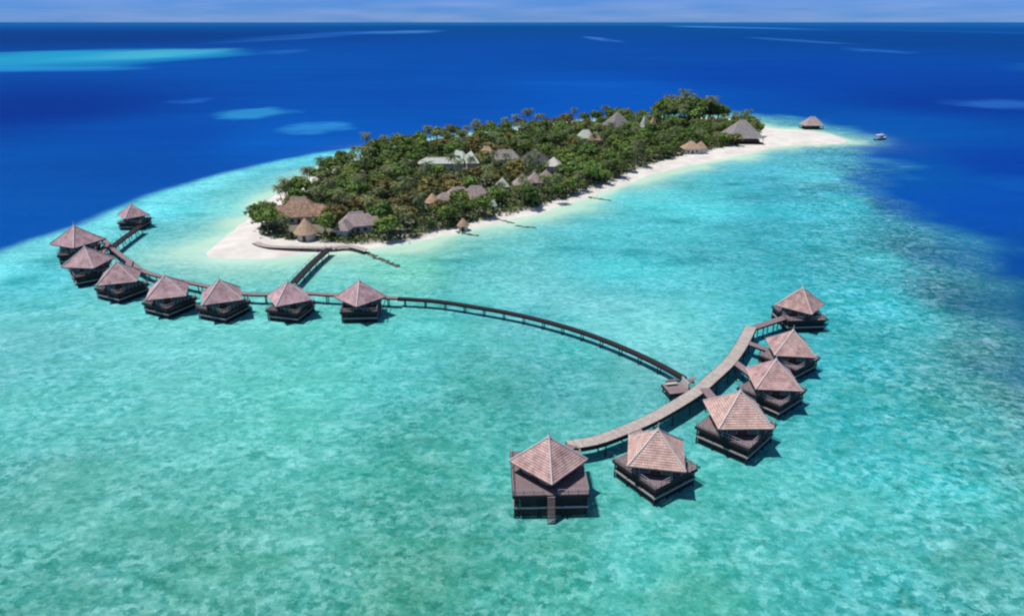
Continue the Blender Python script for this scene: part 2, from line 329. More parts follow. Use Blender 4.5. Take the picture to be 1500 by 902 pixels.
vm = N.new('ShaderNodeMapping'); vm.inputs['Scale'].default_value = (.9, 1.15, 1); nv = N.new('ShaderNodeTexNoise'); nv.inputs['Scale'].default_value = .9; nv.inputs['Detail'].default_value = 5; nv.inputs['Roughness'].default_value = .7
Lk.new(geo.outputs['Position'], nv.inputs['Vector']); va = N.new('ShaderNodeVectorMath'); va.operation = 'MULTIPLY_ADD'; va.inputs[1].default_value = (3.2, 3.2, 0); Lk.new(nv.outputs['Color'], va.inputs[0]); Lk.new(geo.outputs['Position'], va.inputs[2]); Lk.new(va.outputs[0], vm.inputs[0])
def heads(sc):
    v = N.new('ShaderNodeTexVoronoi'); v.feature = 'F1'; v.inputs['Scale'].default_value = sc; Lk.new(vm.outputs[0], v.inputs['Vector'])
    sp = N.new('ShaderNodeSeparateColor'); Lk.new(v.outputs['Color'], sp.inputs[0]); return sp.outputs[0]
h1 = heads(1.0); h2 = heads(.46); n5 = noise(.19, 5, .65, (.8, 1.2, 1), .25); n6 = noise(.028, 5, .62, (.8, 1.3, 1), 1.0)
dark = math_('MULTIPLY', rng_(n1, .49, .36, 0, .55), cf.outputs['Fac'])
c1 = mixc(dark, c0, mixc(1.0, c0, (.30, .62, .58), 'MULTIPLY'))
lite = math_('MULTIPLY', rng_(n1, .53, .68, 0, .70), cf.outputs['Fac'])
c2 = mixc(lite, c1, mixc(1.0, c1, (.055, .085, .08), 'ADD'))
big = math_('MULTIPLY', rng_(n2, .52, .38, 0, .42), cf.outputs['Fac'])
c3 = mixc(big, c2, mixc(1.0, c2, (.55, .78, .66), 'MULTIPLY'))
sm = math_('MULTIPLY', rng_(n3, .52, .70, 0, 1.0), cf.outputs['Fac'])
c4 = mixc(sm, c3, mixc(1.0, c3, (.06, .09, .085), 'ADD'))
wv = noise(.018, 5, .6, (.35, 1.6, 1), .5); c5 = mixc(rng_(wv, .42, .62, 0, .20), c4, mixc(1.0, c4, (1.0, 1.25, 1.2), 'MULTIPLY'))
c6 = mixc(math_('MULTIPLY', rng_(n5, .54, .70, 0, .8), cf.outputs['Fac']), c5, mixc(1.0, c5, (.075, .10, .095), 'ADD'))
c7 = mixc(math_('MULTIPLY', rng_(n5, .46, .32, 0, .7), cf.outputs['Fac']), c6, mixc(1.0, c6, (.45, .72, .66), 'MULTIPLY'))
c8 = mixc(math_('MULTIPLY', rng_(n6, .56, .70, 0, .55), cf.outputs['Fac']), c7, mixc(1.0, c7, (.05, .07, .065), 'ADD'))
d1 = noise(.0045, 6, .62, (.5, 1.6, 1), .8); c9 = mixc(rng_(d1, .40, .66, 0, .30), c8, mixc(1.0, c8, (1.0, 1.4, 1.25), 'MULTIPLY'))
d2 = noise(.035, 5, .7, (.35, 1.3, 1), .4); c10 = mixc(rng_(d2, .56, .36, 0, .20), c9, mixc(1.0, c9, (.7, .72, .8), 'MULTIPLY'))
mk = math_('MULTIPLY', rng_(n2, .34, .60, .35, 1.0), cf.outputs['Fac'])
c11 = mixc(math_('MULTIPLY', rng_(h1, .46, .22, 0, .58), mk), c10, mixc(1.0, c10, (.35, .66, .64), 'MULTIPLY'))
c12 = mixc(math_('MULTIPLY', rng_(h1, .58, .82, 0, .60), mk), c11, mixc(1.0, c11, (.085, .11, .105), 'ADD'))
c13 = mixc(math_('MULTIPLY', rng_(h2, .40, .20, 0, .35), mk), c12, mixc(1.0, c12, (.5, .74, .68), 'MULTIPLY'))
c14 = mixc(math_('MULTIPLY', rng_(h2, .65, .85, 0, .40), mk), c13, mixc(1.0, c13, (.06, .08, .078), 'ADD'))
Lk.new(c14, df.inputs['Color'])
w1 = noise(.55, 5, .65, (.6, 1.5, 1), .3); bp = N.new('ShaderNodeBump'); bp.inputs['Strength'].default_value = .35; bp.inputs['Distance'].default_value = .35; Lk.new(w1, bp.inputs['Height'])
Lk.new(bp.outputs[0], gl.inputs['Normal'])
lw = N.new('ShaderNodeFresnel'); lw.inputs['IOR'].default_value = 1.33; Lk.new(bp.outputs[0], lw.inputs['Normal'])
Lk.new(math_('MINIMUM', math_('MULTIPLY', lw.outputs[0],   .3), .03), mx.inputs[0])
Lk.new(df.outputs[0], mx.inputs[1]); Lk.new(gl.outputs[0], mx.inputs[2]); Lk.new(mx.outputs[0], out.inputs[0])
sea = grid_mesh('sea_water', X, Y, np.zeros(X.shape), wm); tag(sea, 'turquoise lagoon water shading to deep blue open sea', None, None, 'structure')
a_ = sea.data.attributes.new('water_body', 'FLOAT_COLOR', 'POINT'); a_.data.foreach_set('color', np.concatenate([alb, np.ones(alb.shape[:2] + (1,))], -1).ravel().astype(np.float32))
a_ = sea.data.attributes.new('coral', 'FLOAT', 'POINT'); a_.data.foreach_set('value', coral.ravel().astype(np.float32))

# island sand
gx = np.arange(-190, 330, 1.6); gy = np.arange(215, 660, 1.6); GX, GY = np.meshgrid(gx, gy)
sI = poly_sd(shore, GX, GY) + (fbm(GX, GY, 12, 5) - .5) * 4; sT = poly_sd(wood, GX, GY)
Z = np.clip(sI * .09, -.6, 1.0) + np.clip(sI - 12, 0, 10) * .03 + (fbm(GX, GY, 8, 8) - .5) * .12
def ground_z(x, y):
    s = float(poly_sd(shore, np.array([x]), np.array([y]))[0]); return max(-.3, min(1.0, s * .09)) + min(max(s - 12, 0), 10) * .03
sm_ = mat('coral_sand', (.62, .58, .53), .95, .10, .12, (.68, .645, .60), bump=.15)
t2 = sm_.node_tree; b2 = t2.nodes['Principled BSDF']; src = b2.inputs['Base Color'].links[0].from_socket
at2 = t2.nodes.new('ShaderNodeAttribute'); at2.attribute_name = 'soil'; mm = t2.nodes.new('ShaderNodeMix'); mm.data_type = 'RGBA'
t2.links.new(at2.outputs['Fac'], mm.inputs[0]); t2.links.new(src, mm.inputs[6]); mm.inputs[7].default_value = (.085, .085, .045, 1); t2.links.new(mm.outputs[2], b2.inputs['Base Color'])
beach = grid_mesh('beach_sand', GX, GY, Z, sm_, keep=(sI > -7)); tag(beach, 'white coral sand of the island', None, None, 'structure')
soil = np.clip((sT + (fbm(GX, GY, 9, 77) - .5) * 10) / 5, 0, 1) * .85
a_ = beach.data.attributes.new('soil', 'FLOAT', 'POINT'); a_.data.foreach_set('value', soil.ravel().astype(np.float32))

# ------------------------------------------------------------------ water villa
DZ = 3.5
def make_villa(RD, D, stair, DZ, mroof):
    EZ = DZ + 2.4; AZ = DZ + 7.2; h2 = (DZ - .5) / 2
    v = empty('water_villa', (0, 0, 0))
    hs = RD / math.sqrt(2); q = R(45)
    m = MB(); hip_roof(m, hs, hs, EZ, AZ, 15, 0, .07, .04, q); rf = m.build('roof', M[mroof], v)
    for k in range(4):
        m = MB(); a = k * math.pi / 2; p = Vector((math.cos(a) * RD, math.sin(a) * RD, EZ + .10)); top = Vector((0, 0, AZ + .06))
        mid = p.lerp(top, .5); mid.z -= .06
        m.bar(p, mid, .17, .17, 4).bar(mid, top, .17, .15, 4); m.build('ridge_cap', M['hipcap'], rf)
    m = MB(); m.bar((0, 0, AZ - .1), (0, 0, AZ + .35), .42, .22, 8).bar((0, 0, AZ + .35), (0, 0, AZ + 1.5), .12, .05, 6); m.build('finial', M['hipcap'], rf)
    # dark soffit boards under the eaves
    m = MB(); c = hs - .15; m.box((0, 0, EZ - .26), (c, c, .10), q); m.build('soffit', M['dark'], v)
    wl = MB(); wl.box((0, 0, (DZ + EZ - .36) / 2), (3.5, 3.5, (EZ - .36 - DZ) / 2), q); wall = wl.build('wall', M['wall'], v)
    for k in range(4):
        a = q + k * math.pi / 2; n = Vector((math.cos(a), math.sin(a), 0)); u = Vector((-n.y, n.x, 0))
        for s in (-1, 1):
            c = n * 3.53 + u * s * 1.9
            m = MB(); m.box((c.x, c.y, DZ + 1.3), (.05, .95, .75), a); wn = m.build('window', M['frame'], wall)
            m = MB(); m.box(tuple(c + n * .06 + Vector((0, 0, DZ + 1.3))), (.02, .85, .65), a); m.build('pane', M['glass'], wn)
        c = n * 3.53; m = MB(); m.box((c.x, c.y, DZ + 1.02), (.06, .5, .98), a); m.build('door', M['door'], wall)
    # deck
    m = MB(); n = 26; wd = 2 * D / n
    for i in range(n): m.box((0, -D + wd * (i + .5), DZ - .04), (D, wd / 2 - .02, .04))
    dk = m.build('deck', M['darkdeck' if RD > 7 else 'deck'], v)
    m = MB()
    for s in (-1, 1):
        m.box((0, s * (D + .06), DZ - .30), (D + .12, .06, .28)); m.box((s * (D + .06), 0, DZ - .30), (.06, D, .28))
    for i in range(6): m.box((-D + 1 + i * 2.04, 0, DZ - .24), (.08, D, .14))
    m.build('fascia', M['dark'], v)
    # lower landing beam ring and dark slats added to imitate the shade between the stilts
    m = MB()
    for s in (-1, 1): m.box((0, s * (D - .22), h2), (D, .16, .13)); m.box((s * (D - .22), 0, h2), (.14, D - .4, .12))
    m.build('cross_beam', M['rail'], v)
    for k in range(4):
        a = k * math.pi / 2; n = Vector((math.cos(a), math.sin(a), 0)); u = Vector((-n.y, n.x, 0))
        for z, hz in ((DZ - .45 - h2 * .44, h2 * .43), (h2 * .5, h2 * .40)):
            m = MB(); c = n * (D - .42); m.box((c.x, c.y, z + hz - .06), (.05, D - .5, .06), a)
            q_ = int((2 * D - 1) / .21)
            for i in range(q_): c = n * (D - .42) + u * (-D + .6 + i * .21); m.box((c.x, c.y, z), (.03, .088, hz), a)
            m.build('underdeck_shade_slats', M['dark'], v)
    for x in (-1, -.34, .34, 1):
        for y in (-1, -.34, .34, 1):
            if abs(x) < .5 and abs(y) < .5: continue
            m = MB(); m.bar((x * (D - .3), y * (D - .3), -1.2), (x * (D - .3), y * (D - .3), DZ - .1), .17, .15, 8); m.build('stilt', M['dark'], v)
    # railings on two sides, privacy screens on the corners
    for k in (0, 2):
        m = MB(); a = k * math.pi / 2; n = Vector((math.cos(a), math.sin(a), 0)); u = Vector((-n.y, n.x, 0))
        for i in range(9): c = n * (D - .08) + u * (-D + .1 + i * (2 * D - .2) / 8); m.box((c.x, c.y, DZ + .5), (.05, .05, .5), a)
        for z in (.45, 1.0): c = n * (D - .08); m.box((c.x, c.y, DZ + z), (.04, D, .04), a)
        m.build('railing', M['rail'], v)
    for s in (-1, 1):
        m = MB(); w2 = (D - 1.2) / 2
        for i in range(4): m.box((s * (1.2 + i * w2 * 2 / 3.05), -D + .08, DZ + .5), (.05, .05, .5))
        for z in (.5, 1.0): m.box((s * (1.2 + w2), -D + .08, DZ + z), (w2, .04, .04))
        m.build('railing', M['rail'], v)
    # stair to the water on the seaward side
    if not stair: return v
    st_ = MB()
    for i in range(15): st_.box((0, -D - .22 - i * .09, DZ - .28 - i * .30), (.62, .09, .035))
    sr_ = st_.build('stair', M['deck'], v)
    m = MB()
    for s in (-1, 1): m = MB(); m.bar((s * .66, -D - .12, DZ - .1), (s * .66, -D - 1.6, -.3), .06, .06, 4, .10); m.build('stringer', M['dark'], sr_)
    return v

# (apex px, apex py, yaw deg, scale, label)
VL = [
 (804, 640, 2, .96, 'R', 'villa at the end of the pale boardwalk, only one with stairs down to the water'),
 (964, 629, 35, .98, 'P', 'villa with a light tan-pink roof, between the bottommost villa and the boardwalk junction'),
 (1085, 573, 46, 1.04, 'P', 'villa right beside the boardwalk junction, its deck corner pointing at the bottom edge'),
 (1137, 527, 40, .95, 'P', 'villa in the right-hand cluster, third from its far end, wedged behind the junction villa'),
 (1162, 484, 38, .92, 'P', 'villa in the right-hand cluster, second from its far end, just before the last'),
 (1176, 422, 4, .97, 'P', 'farthest villa of the right-hand cluster, standing past the end of the pale boardwalk'),
 (526, 411, 3, .98, 'L', 'villa at the right end of the long row, where the thin walkway starts'),
 (421, 413, -14, .94, 'L', 'villa in the long row directly in front of the bridge to the island'),
 (321, 410, -22, .98, 'L', 'villa in the long row, third counted from the thin walkway, mauve roof'),
 (241, 404, -26, .98, 'L', 'villa in the long row, fourth counted from the thin walkway, mauve roof'),
 (170, 384, -26, 1.0, 'L', 'villa in the long row, fifth from the thin walkway, near the short dark bridge'),
 (124, 362, 40, 1.02, 'L', 'villa in the long row, sixth from the thin walkway, in front of the tallest roof'),
 (108, 331, 22, 1.12, 'L', 'villa with the tallest roof, last at the far left end of the row'),
 (192, 299, 0, .88, 'L', 'lone villa near the deep blue water, reached by its own short dark bridge'),
]
RDs = {'R': (6.9, 6.4, True, 4.9, 'shingle'), 'P': (6.95, 5.2, False, 3.7, 'shingle'), 'L': (7.3, 5.0, False, 3.5, 'mauveshingle')}
protos = {k: make_villa(*RDs[k]) for k in RDs}; villas = []; seen = set()
for i, (px, py, yaw, s, kd, lab) in enumerate(VL):
    p = at(px, py, (RDs[kd][3] + 7.2) * s); v = copy_tree(protos[kd]) if kd in seen else protos[kd]; seen.add(kd)
    v.location = (p.x, p.y, 0); v.rotation_euler = (0, 0, R(yaw)); v.scale = (s, s, s); v['half'] = RDs[kd][1]; v['deck'] = RDs[kd][3]
    tag(v, lab, 'villa', 'stilted water villas over the lagoon'); villas.append(v)
    if kd == 'P':
        for ch in v.children:
            if ch.name.startswith('roof'): ch.material_slots[0].link = 'OBJECT'; ch.material_slots[0].material = M['tanshingle' if i in (1, 2) else 'shingle']

# ------------------------------------------------------------------ boardwalks
def resample(P, step):
    P = [Vector(p) for p in P]
    # Catmull-Rom
    Q = []
    for i in range(len(P) - 1):
        p0 = P[max(i - 1, 0)]; p1 = P[i]; p2 = P[i + 1]; p3 = P[min(i + 2, len(P) - 1)]
        for k in range(12):
            t = k / 12; Q.append(.5 * ((2 * p1) + (p2 - p0) * t + (2 * p0 - 5 * p1 + 4 * p2 - p3) * t * t + (3 * p1 - p0 - 3 * p2 + p3) * t ** 3))
    Q.append(P[-1]); out_ = [Q[0]]; acc = 0
    for a, b in zip(Q, Q[1:]):
        L = (b - a).length; d = step - acc
        while d <= L: out_.append(a.lerp(b, d / L)); d += step
        acc = (acc + L) % step
    if (out_[-1] - Q[-1]).length > step * .3: out_.append(Q[-1])
    return out_
def walkway(name, pts, w_, label, cat='boardwalk', z=None, rail=True, m_deck='walk', parent=None, pile_step=6.0, group=None, fz=.34):
    P = resample(pts, 2.0); o = Vector((P[0].x, P[0].y, 0))
    root = empty(name, o, 0, label, cat, group) if parent is None else parent
    if parent is not None: o = Vector((0, 0, 0))
    nm = []
    for i, p in enumerate(P):
        a = P[max(i - 1, 0)]; b = P[min(i + 1, len(P) - 1)]; d = (b - a).normalized(); nm.append(Vector((-d.y, d.x, 0)).normalized())
    def strip(h0, z0, h1, z1, mb, inner):
        for i in range(len(P) - 1):
            vs = []
            for j in (i, i + 1):
                for h, zz in ((h0, z0), (h1, z0), (h1, z1), (h0, z1)): q = P[j] - o + nm[j] * h; vs.append((q.x, q.y, q.z + zz))
            uv = lambda j, h: ((h, j * 1.0))
            mb.add(vs, [(3, 7, 6, 2), (0, 1, 5, 4), (0, 4, 7, 3), (1, 2, 6, 5)], [[(h0, i * 2.), (h0, i * 2. + 2), (h1, i * 2. + 2), (h1, i * 2.)]] + [[(0, 0)] * 4] * 3)
            if i == 0: mb.add(vs[:4], [(0, 3, 2, 1)])
            if i == len(P) - 2: mb.add(vs[4:], [(0, 1, 2, 3)])
    m = MB(); strip(-w_ / 2, -.08, w_ / 2, 0, m, 0); m.build('deck' if parent is None else 'access_bridge', M[m_deck], root)
    m = MB(); strip(w_ / 2 - .02, -.12 - fz, w_ / 2 + .10, -.015, m, 0); m.build('edge_beam', M['dark'], root); m = MB(); strip(-w_ / 2 - .10, -.12 - fz, -w_ / 2 + .02, -.015, m, 0); m.build('edge_beam', M['dark'], root)
    if rail:
        for s in (-1, 1):
            m = MB()
            for i in range(0, len(P), 2): q = P[i] - o + nm[i] * s * (w_ / 2 + .02); m.box((q.x, q.y, q.z + .45), (.05, .05, .45))
            for i in range(len(P) - 1):
                a = P[i] - o + nm[i] * s * (w_ / 2 + .02); b = P[i + 1] - o + nm[i + 1] * s * (w_ / 2 + .02)
                m.bar(a + Vector((0, 0, .9)), b + Vector((0, 0, .9)), .035, .035, 4)
            m.build('railing', M['rail' if rail is True else rail], root)
    k = max(1, int(round(pile_step / 2)))
    for i in range(k // 2, len(P), k):
        for s in (-1, 1):
            q = P[i] - o + nm[i] * s * (w_ / 2 - .15); m = MB(); m.bar((q.x, q.y, -1.3), (q.x, q.y, q.z - .1), .15, .14, 6); m.build('pile', M['dark'], root)
    return root
W3 = lambda pts, z: [at(a, b, z) for a, b in pts]
walkway('boardwalk', W3([(1100, 478), (1086, 505), (1068, 530), (1040, 556), (1020, 573), (990, 592), (950, 614), (905, 633), (870, 645), (832, 651)], DZ), 2.7,
        'broad pale boardwalk curving past the right-hand villas down to the bottommost one', rail=False, fz=.8)
walkway('boardwalk', W3([(583, 436), (640, 440), (700, 449), (760, 460), (820, 475), (870, 491), (920, 511), (965, 532), (1003, 553)], 2.6), 1.3,
        'long thin dark walkway running across the open lagoon between the two villa groups', m_deck='dark', rail=False, fz=.55)
walkway('boardwalk', W3([(150, 348), (163, 362), (186, 380), (214, 398), (262, 410), (300, 418), (345, 428), (385, 431), (430, 428), (480, 431), (583, 436)], 3.0), 1.6,
        'grey walkway running behind the long row of seven villas', m_deck='deck', rail=False, fz=.3)
walkway('footbridge', W3([(428, 415), (446, 396), (462, 380), (482, 363)], 2.6), 2.0, 'straight dark footbridge between the villa row and the sandy shore', 'bridge', m_deck='dark', rail='dark', fz=.5)
walkway('footbridge', W3([(163, 362), (178, 350), (192, 340), (206, 330)], 3.2), 2.0, 'short dark bridge to the lone villa near the deep water', 'bridge', m_deck='dark', rail='dark', fz=.5)
walkway('promenade', W3([(374, 355), (385, 359), (400, 361), (440, 362), (482, 362), (510, 360), (535, 366)], 1.5), 2.4, 'low pale promenade along the sand below the reddish thatched hall', 'boardwalk', rail=False, fz=.12)
# jetty out to the pavilion on the sandbar
# access bridges (parts of their villas)
def access(vi, px, py):
    v = villas[vi]; tgt = at(px, py, DZ); c = Vector((v.location.x, v.location.y, 0)); s = v.scale.x
    d = (tgt - Vector((c.x, c.y, DZ))); dn = Vector((d.x, d.y, 0)).normalized(); a = c + dn * (v['half'] * s * .98); a.z = v['deck'] * s - .05; b = Vector((tgt.x, tgt.y, DZ - .02))
    if (b - a).length < 2.2: return
    inv = Matrix.Translation(v.location) @ Matrix.Rotation(v.rotation_euler.z, 4, 'Z') @ Matrix.Diagonal((s, s, s, 1)); inv = inv.inverted()
    walkway('x', [inv @ a, inv @ a.lerp(b, .5), inv @ b], 2.0, None, parent=v, rail=False, m_deck='deck', pile_step=4)
for vi, px, py in ((1, 930, 624), (2, 1030, 566), (3, 1074, 528), (4, 1092, 500), (5, 1102, 480), (0, 838, 651), (6, 530, 432), (7, 425, 428), (8, 330, 424), (9, 262, 410), (10, 190, 382), (11, 157, 356), (12, 150, 348)): access(vi, px, py)

# boat landing beside the junction
p = at(992, 568, 2.0)
ld = empty('boat_landing', (p.x, p.y, 0), R(12), 'small square landing stage with a pale bench, left of the boardwalk junction', 'landing stage')
m = MB(); m.box((0, 0, 2.0), (2.6, 2.2, .08)); m.build('deck', M['deck'], ld)
m = MB(); m.box((0, -2.27, 1.7), (2.7, .06, .3)); m.box((-2.67, 0, 1.7), (.06, 2.2, .3)); m.box((2.67, 0, 1.7), (.06, 2.2, .3)); m.build('fascia', M['dark'], ld)
for x in (-2.3, 2.3):
    for y in (-1.9, 1.9): m = MB(); m.bar((x, y, -1.2), (x, y, 1.95), .16, .15, 8); m.build('pile', M['dark'], ld)
m = MB(); m.box((-.8, 1.2, 2.55), (1.3, .35, .06)); m.box((-.8, 1.6, 2.95), (1.3, .05, .35)); m.build('bench', M['frame'], ld)
m = MB(); m.box((1.9, .2, 2.9), (.08, 1.6, .8)); m.build('screen', M['hipcap'], ld)
m = MB(); m.box((3.4, 1.2, 2.5), (.9, .8, .06)); [m.box((2.9 + i * .35, 1.2, 2.2 + i * .3), (.2, .8, .05)) for i in range(5)]; m.build('stair', M['deck'], ld)

# breakwaters of coral rock
def breakwater(a, b, w_, h, label):
    A, B = at(*a), at(*b); root_m = MB(); o = (A + B) / 2; d = (B - A); n = max(3, int(d.length / 1.1))
    for i in range(n):
        for j in range(3):
            c = A - o + d * ((i + random.random()) / n) + Vector((random.uniform(-w_, w_), random.uniform(-w_, w_), random.uniform(-.3, h)))
            r = random.uniform(.5, 1.0); bm = bmesh.new(); bmesh.ops.create_icosphere(bm, subdivisions=1, radius=r)
            root_m.add([(c.x + q.co.x * random.uniform(.8, 1.2), c.y + q.co.y * random.uniform(.8, 1.2), c.z + q.co.z * .6) for q in bm.verts], [[q.index for q in f.verts] for f in bm.faces]); bm.free()
    ob = root_m.build('breakwater', M['rock']); ob.location = o; tag(ob, label, 'breakwater', 'low coral rock breakwaters off the beach')
breakwater((533, 369), (586, 392), .8, .1, 'long slanting rock breakwater running out from the promenade end')
breakwater((668, 340), (700, 346), .6, .0, 'short rock breakwater off the beach nearest the promenade')
breakwater((730, 322), (752, 327), .6, .0, 'small rock breakwater close to the sand at mid beach')
breakwater((755, 331), (785, 334), .6, .0, 'rock breakwater lying farther out in the water at mid beach')
breakwater((862, 289), (893, 294), .6, .0, 'rock breakwater off the far half of the beach')

# ------------------------------------------------------------------ island buildings
BL = []  # clearings: x, y, r
def house(name, px, py, L, Wd, yaw, roofm, label, zr=8.0, zw=3.0, cat='building', wings=(), open_=False, conical=False, clear=5, court=6, zg=None, wallm='plaster'):
    p = at(px, py, zr + (.9 if zg is None else zg)); z = ground_z(p.x, p.y) if zg is None else zg
    h = empty(name, (p.x, p.y, z), R(yaw), label, cat); hx, hy = L / 2, Wd / 2
    m = MB()
    if conical:
        n = 20; rr = [(hx, zw - .3), (hx * .62, zw + (zr - zw) * .36), (hx * .25, zw + (zr - zw) * .75), (.12, zr)]
        for (r0, z0), (r1, z1) in zip(rr, rr[1:]):
            for k in range(n):
                a, b = 2 * math.pi * k / n, 2 * math.pi * (k + 1) / n
                m.add([(r0 * math.cos(a), r0 * math.sin(a), z0), (r0 * math.cos(b), r0 * math.sin(b), z0), (r1 * math.cos(b), r1 * math.sin(b), z1 + .001), (r1 * math.cos(a), r1 * math.sin(a), z1 + .001)], [(0, 1, 2, 3)])
        m.add([(hx * math.cos(2 * math.pi * k / n), hx * math.sin(2 * math.pi * k / n), zw - .32) for k in range(n)], [list(range(n))[::-1]])
        rf = m.build('roof', roofm, h)
    else:
        rx = hip_roof(m, hx, hy, zw, zr, 8, None, .05); rf = m.build('roof', roofm, h)
        m = MB(); m.bar((-rx - .2, 0, zr + .03), (rx + .2, 0, zr + .03), .2, .2, 6); m.build('ridge_cap', M['hipcap'], rf)
        for (dx, dy, l2, w2, y2, z2) in wings:
            m = MB(); hip_roof(m, l2 / 2, w2 / 2, zw - .05, z2, 6, None, .05, 0, R(y2), dx, dy); m.build('wing_roof', roofm, h)
            m = MB(); m.box((dx, dy, zw / 2 - .45), (l2 / 2 - .9, w2 / 2 - .9, zw / 2 + .25), R(y2)); m.build('wing_wall', M[wallm], h)
    if open_:
        for i, (x, y) in enumerate([(sx * (hx - .7), sy * (hy - .7)) for sx in (-1, 0, 1) for sy in (-1, 1)]):
            m = MB(); m.bar((x, y, -.8), (x, y, zw), .18, .16, 8); m.build('post', M['dark'], h)
        m = MB(); m.box((0, 0, .25), (hx - .3, hy - .3, .25)); m.build('floor_deck', M['dark'], h)
        m = MB(); m.box((0, .4, 1.45), (hx - 2.2, hy - 2, .95)); m.build('counter', M['wall'], h)
    elif conical:
        m = MB(); m.bar((0, 0, -.6), (0, 0, zw), hx * .72, hx * .72, 16); m.build('wall', M[wallm], h)
        m = MB(); m.box((0, -hx * .72, 1.0), (.6, .08, 1.0)); m.build('door', M['door'], h)
    else:
        m = MB(); m.box((0, 0, zw / 2 - .3), (hx - .9, hy - .9, zw / 2 + .28)); wl = m.build('wall', M[wallm], h)
        m = MB(); m.box((0, -hy + .88, 1.05), (.6, .05, 1.05)); m.build('door', M['door'], wl)
        for k in range(-2, 3):
            if k and abs(k) * 2.6 < hx - 1.6: m = MB(); m.box((k * 2.6, -hy + .88, 1.5), (.7, .045, .6)); m.build('window', M['glass'], wl)
    BL.append((p.x, p.y, max(hx, hy) + clear, min(hx, hy), court)); 
    return h
house('thatched_hall', 437, 291, 17, 11, 8, M['redthatch'], 'large reddish thatched hall with side wings at the near end of the island', 9.5, wings=((-8, -2, 12, 8, 20, 7.2), (8, -1.5, 11, 7.5, -18, 7.2)), court=13, clear=4)
house('round_hut', 446, 320, 9, 9, 0, M['thatch'], 'pointed round tan hut standing in front of the reddish thatched hall', 8.0, conical=True, clear=3)
house('beach_house', 521, 312, 13, 8, 20, M['pinkroof'], 'grey-lilac hipped house among trees right of the round hut', 7.5, wings=((6, 4, 8, 7, 0, 6.5), (-5, -4, 8, 6, 60, 6.2)), court=13, clear=3)
house('service_block', 646, 232, 24, 8, 2, M['whiteroof'], 'long low white-roofed block in the middle of the trees', 7.5, 5, court=17, clear=3)
house('white_house', 690, 222, 7, 19, 8, M['whiteroof'], 'tall white house set end-on beside the long white-roofed block', 10, 5, wings=((-6, 10, 12, 4.5, 125, 8.5),), court=13, clear=3)
house('staff_house', 713, 216, 11, 8, -10, M['thatch'], 'pale tan roofed house behind the white end-on house', 9, 4)
house('staff_house', 740, 221, 16, 8, 3, M['greyroof'], 'long grey roofed house right of the pale tan roof', 8.5, 4, clear=3)
house('store_building', 784, 221, 15, 13, 5, M['darkroof'], 'big dark grey roofed building in the middle of the island', 9, 4, clear=4)
house('kiosk', 757, 233, 6, 6, 0, M['whiteroof'], 'tiny white roofed kiosk between the long grey and the dark grey roofs', 6, 3)
house('gable_house', 811, 231, 8, 11, -8, M['plaster'], 'white gabled house right of the big dark grey roof', 9, 5, clear=3)
house('guest_house', 765, 258, 9, 8, 4, M['pinkroof'], 'leftmost of three pinkish roofs in a row below the dark grey roof', 7, 3, clear=3)
house('guest_house', 783, 253, 8, 8, 6, M['pinkroof'], 'middle of three pinkish roofs in a row below the dark grey roof', 7.5, 3, clear=3)
house('guest_house', 800, 250, 8, 8, 4, M['pinkroof'], 'rightmost of three pinkish roofs in a row, below the white gabled house', 7, 3, clear=3)
house('kiosk', 736, 261, 6, 6, 12, M['whiteroof'], 'small pale roofed kiosk left of the three pinkish roofs', 7, 3)
house('long_house', 671, 276, 14, 9, 6, M['pinkroof'], 'brownish grey house with a pale peak, left of the pair near the front trees', 7.5, 3, wings=((-6, -2, 8, 6, 10, 6),), clear=4)
house('long_house', 697, 274, 13, 8, 4, M['pinkroof'], 'brownish grey roofed house, right half of the pair near the front trees', 7.5, 3, clear=4)
house('round_hut', 633, 284, 7, 7, 0, M['thatch'], 'small tan round hut left of the brownish grey pair of houses', 6.5, conical=True)
house('round_hut', 722, 292, 4, 4, 0, M['whiteroof'], 'very small white round hut in the trees right of the brownish grey pair', 5, 2.5, conical=True)
house('bungalow', 858, 191, 12, 8, 0, M['whiteroof'], 'cream roofed bungalow in bright green trees toward the far side', 8.5, 3.5, clear=3)
house('bungalow', 872, 195, 9, 7, 0, M['thatch'], 'small tan bungalow touching the cream roofed one', 8, 3.5, clear=3)
house('tall_pavilion', 905, 164, 17, 17, 20, M['greyroof'], 'tall grey peaked pavilion rising above the far trees', 15, 5, clear=4)
house('peaked_hut', 944, 170, 5, 5, 45, M['whiteroof'], 'slim pale peaked hut right of the tall grey pavilion', 13, 5)
house('peaked_hut', 957, 171, 6, 6, 30, M['thatch'], 'tan peaked hut beside the slim pale one', 13, 5)
house('beach_bar', 1013, 208, 11, 9, 5, M['thatch'], 'low tan thatched beach bar at the edge of the trees', 7, 3, wings=((6, 0, 7, 7, 0, 7.2),), clear=4)
house('restaurant', 1088, 177, 24, 20, 6, M['greyroof'], 'large grey-green hipped restaurant at the far end of the trees by the sandbar', 14, 3.5, open_=True, clear=2)
house('pavilion', 1191, 169, 15, 11, 4, M['pinkroof'], 'isolated pavilion with a pointed roof and dark base on the white sandbar', 9, 3.2, open_=True, clear=2)
house('round_hut', 678, 316, 5, 5, 0, M['thatch'], 'small tan beach hut on the sand edge at mid beach', 5, 2.3, conical=True, clear=2)

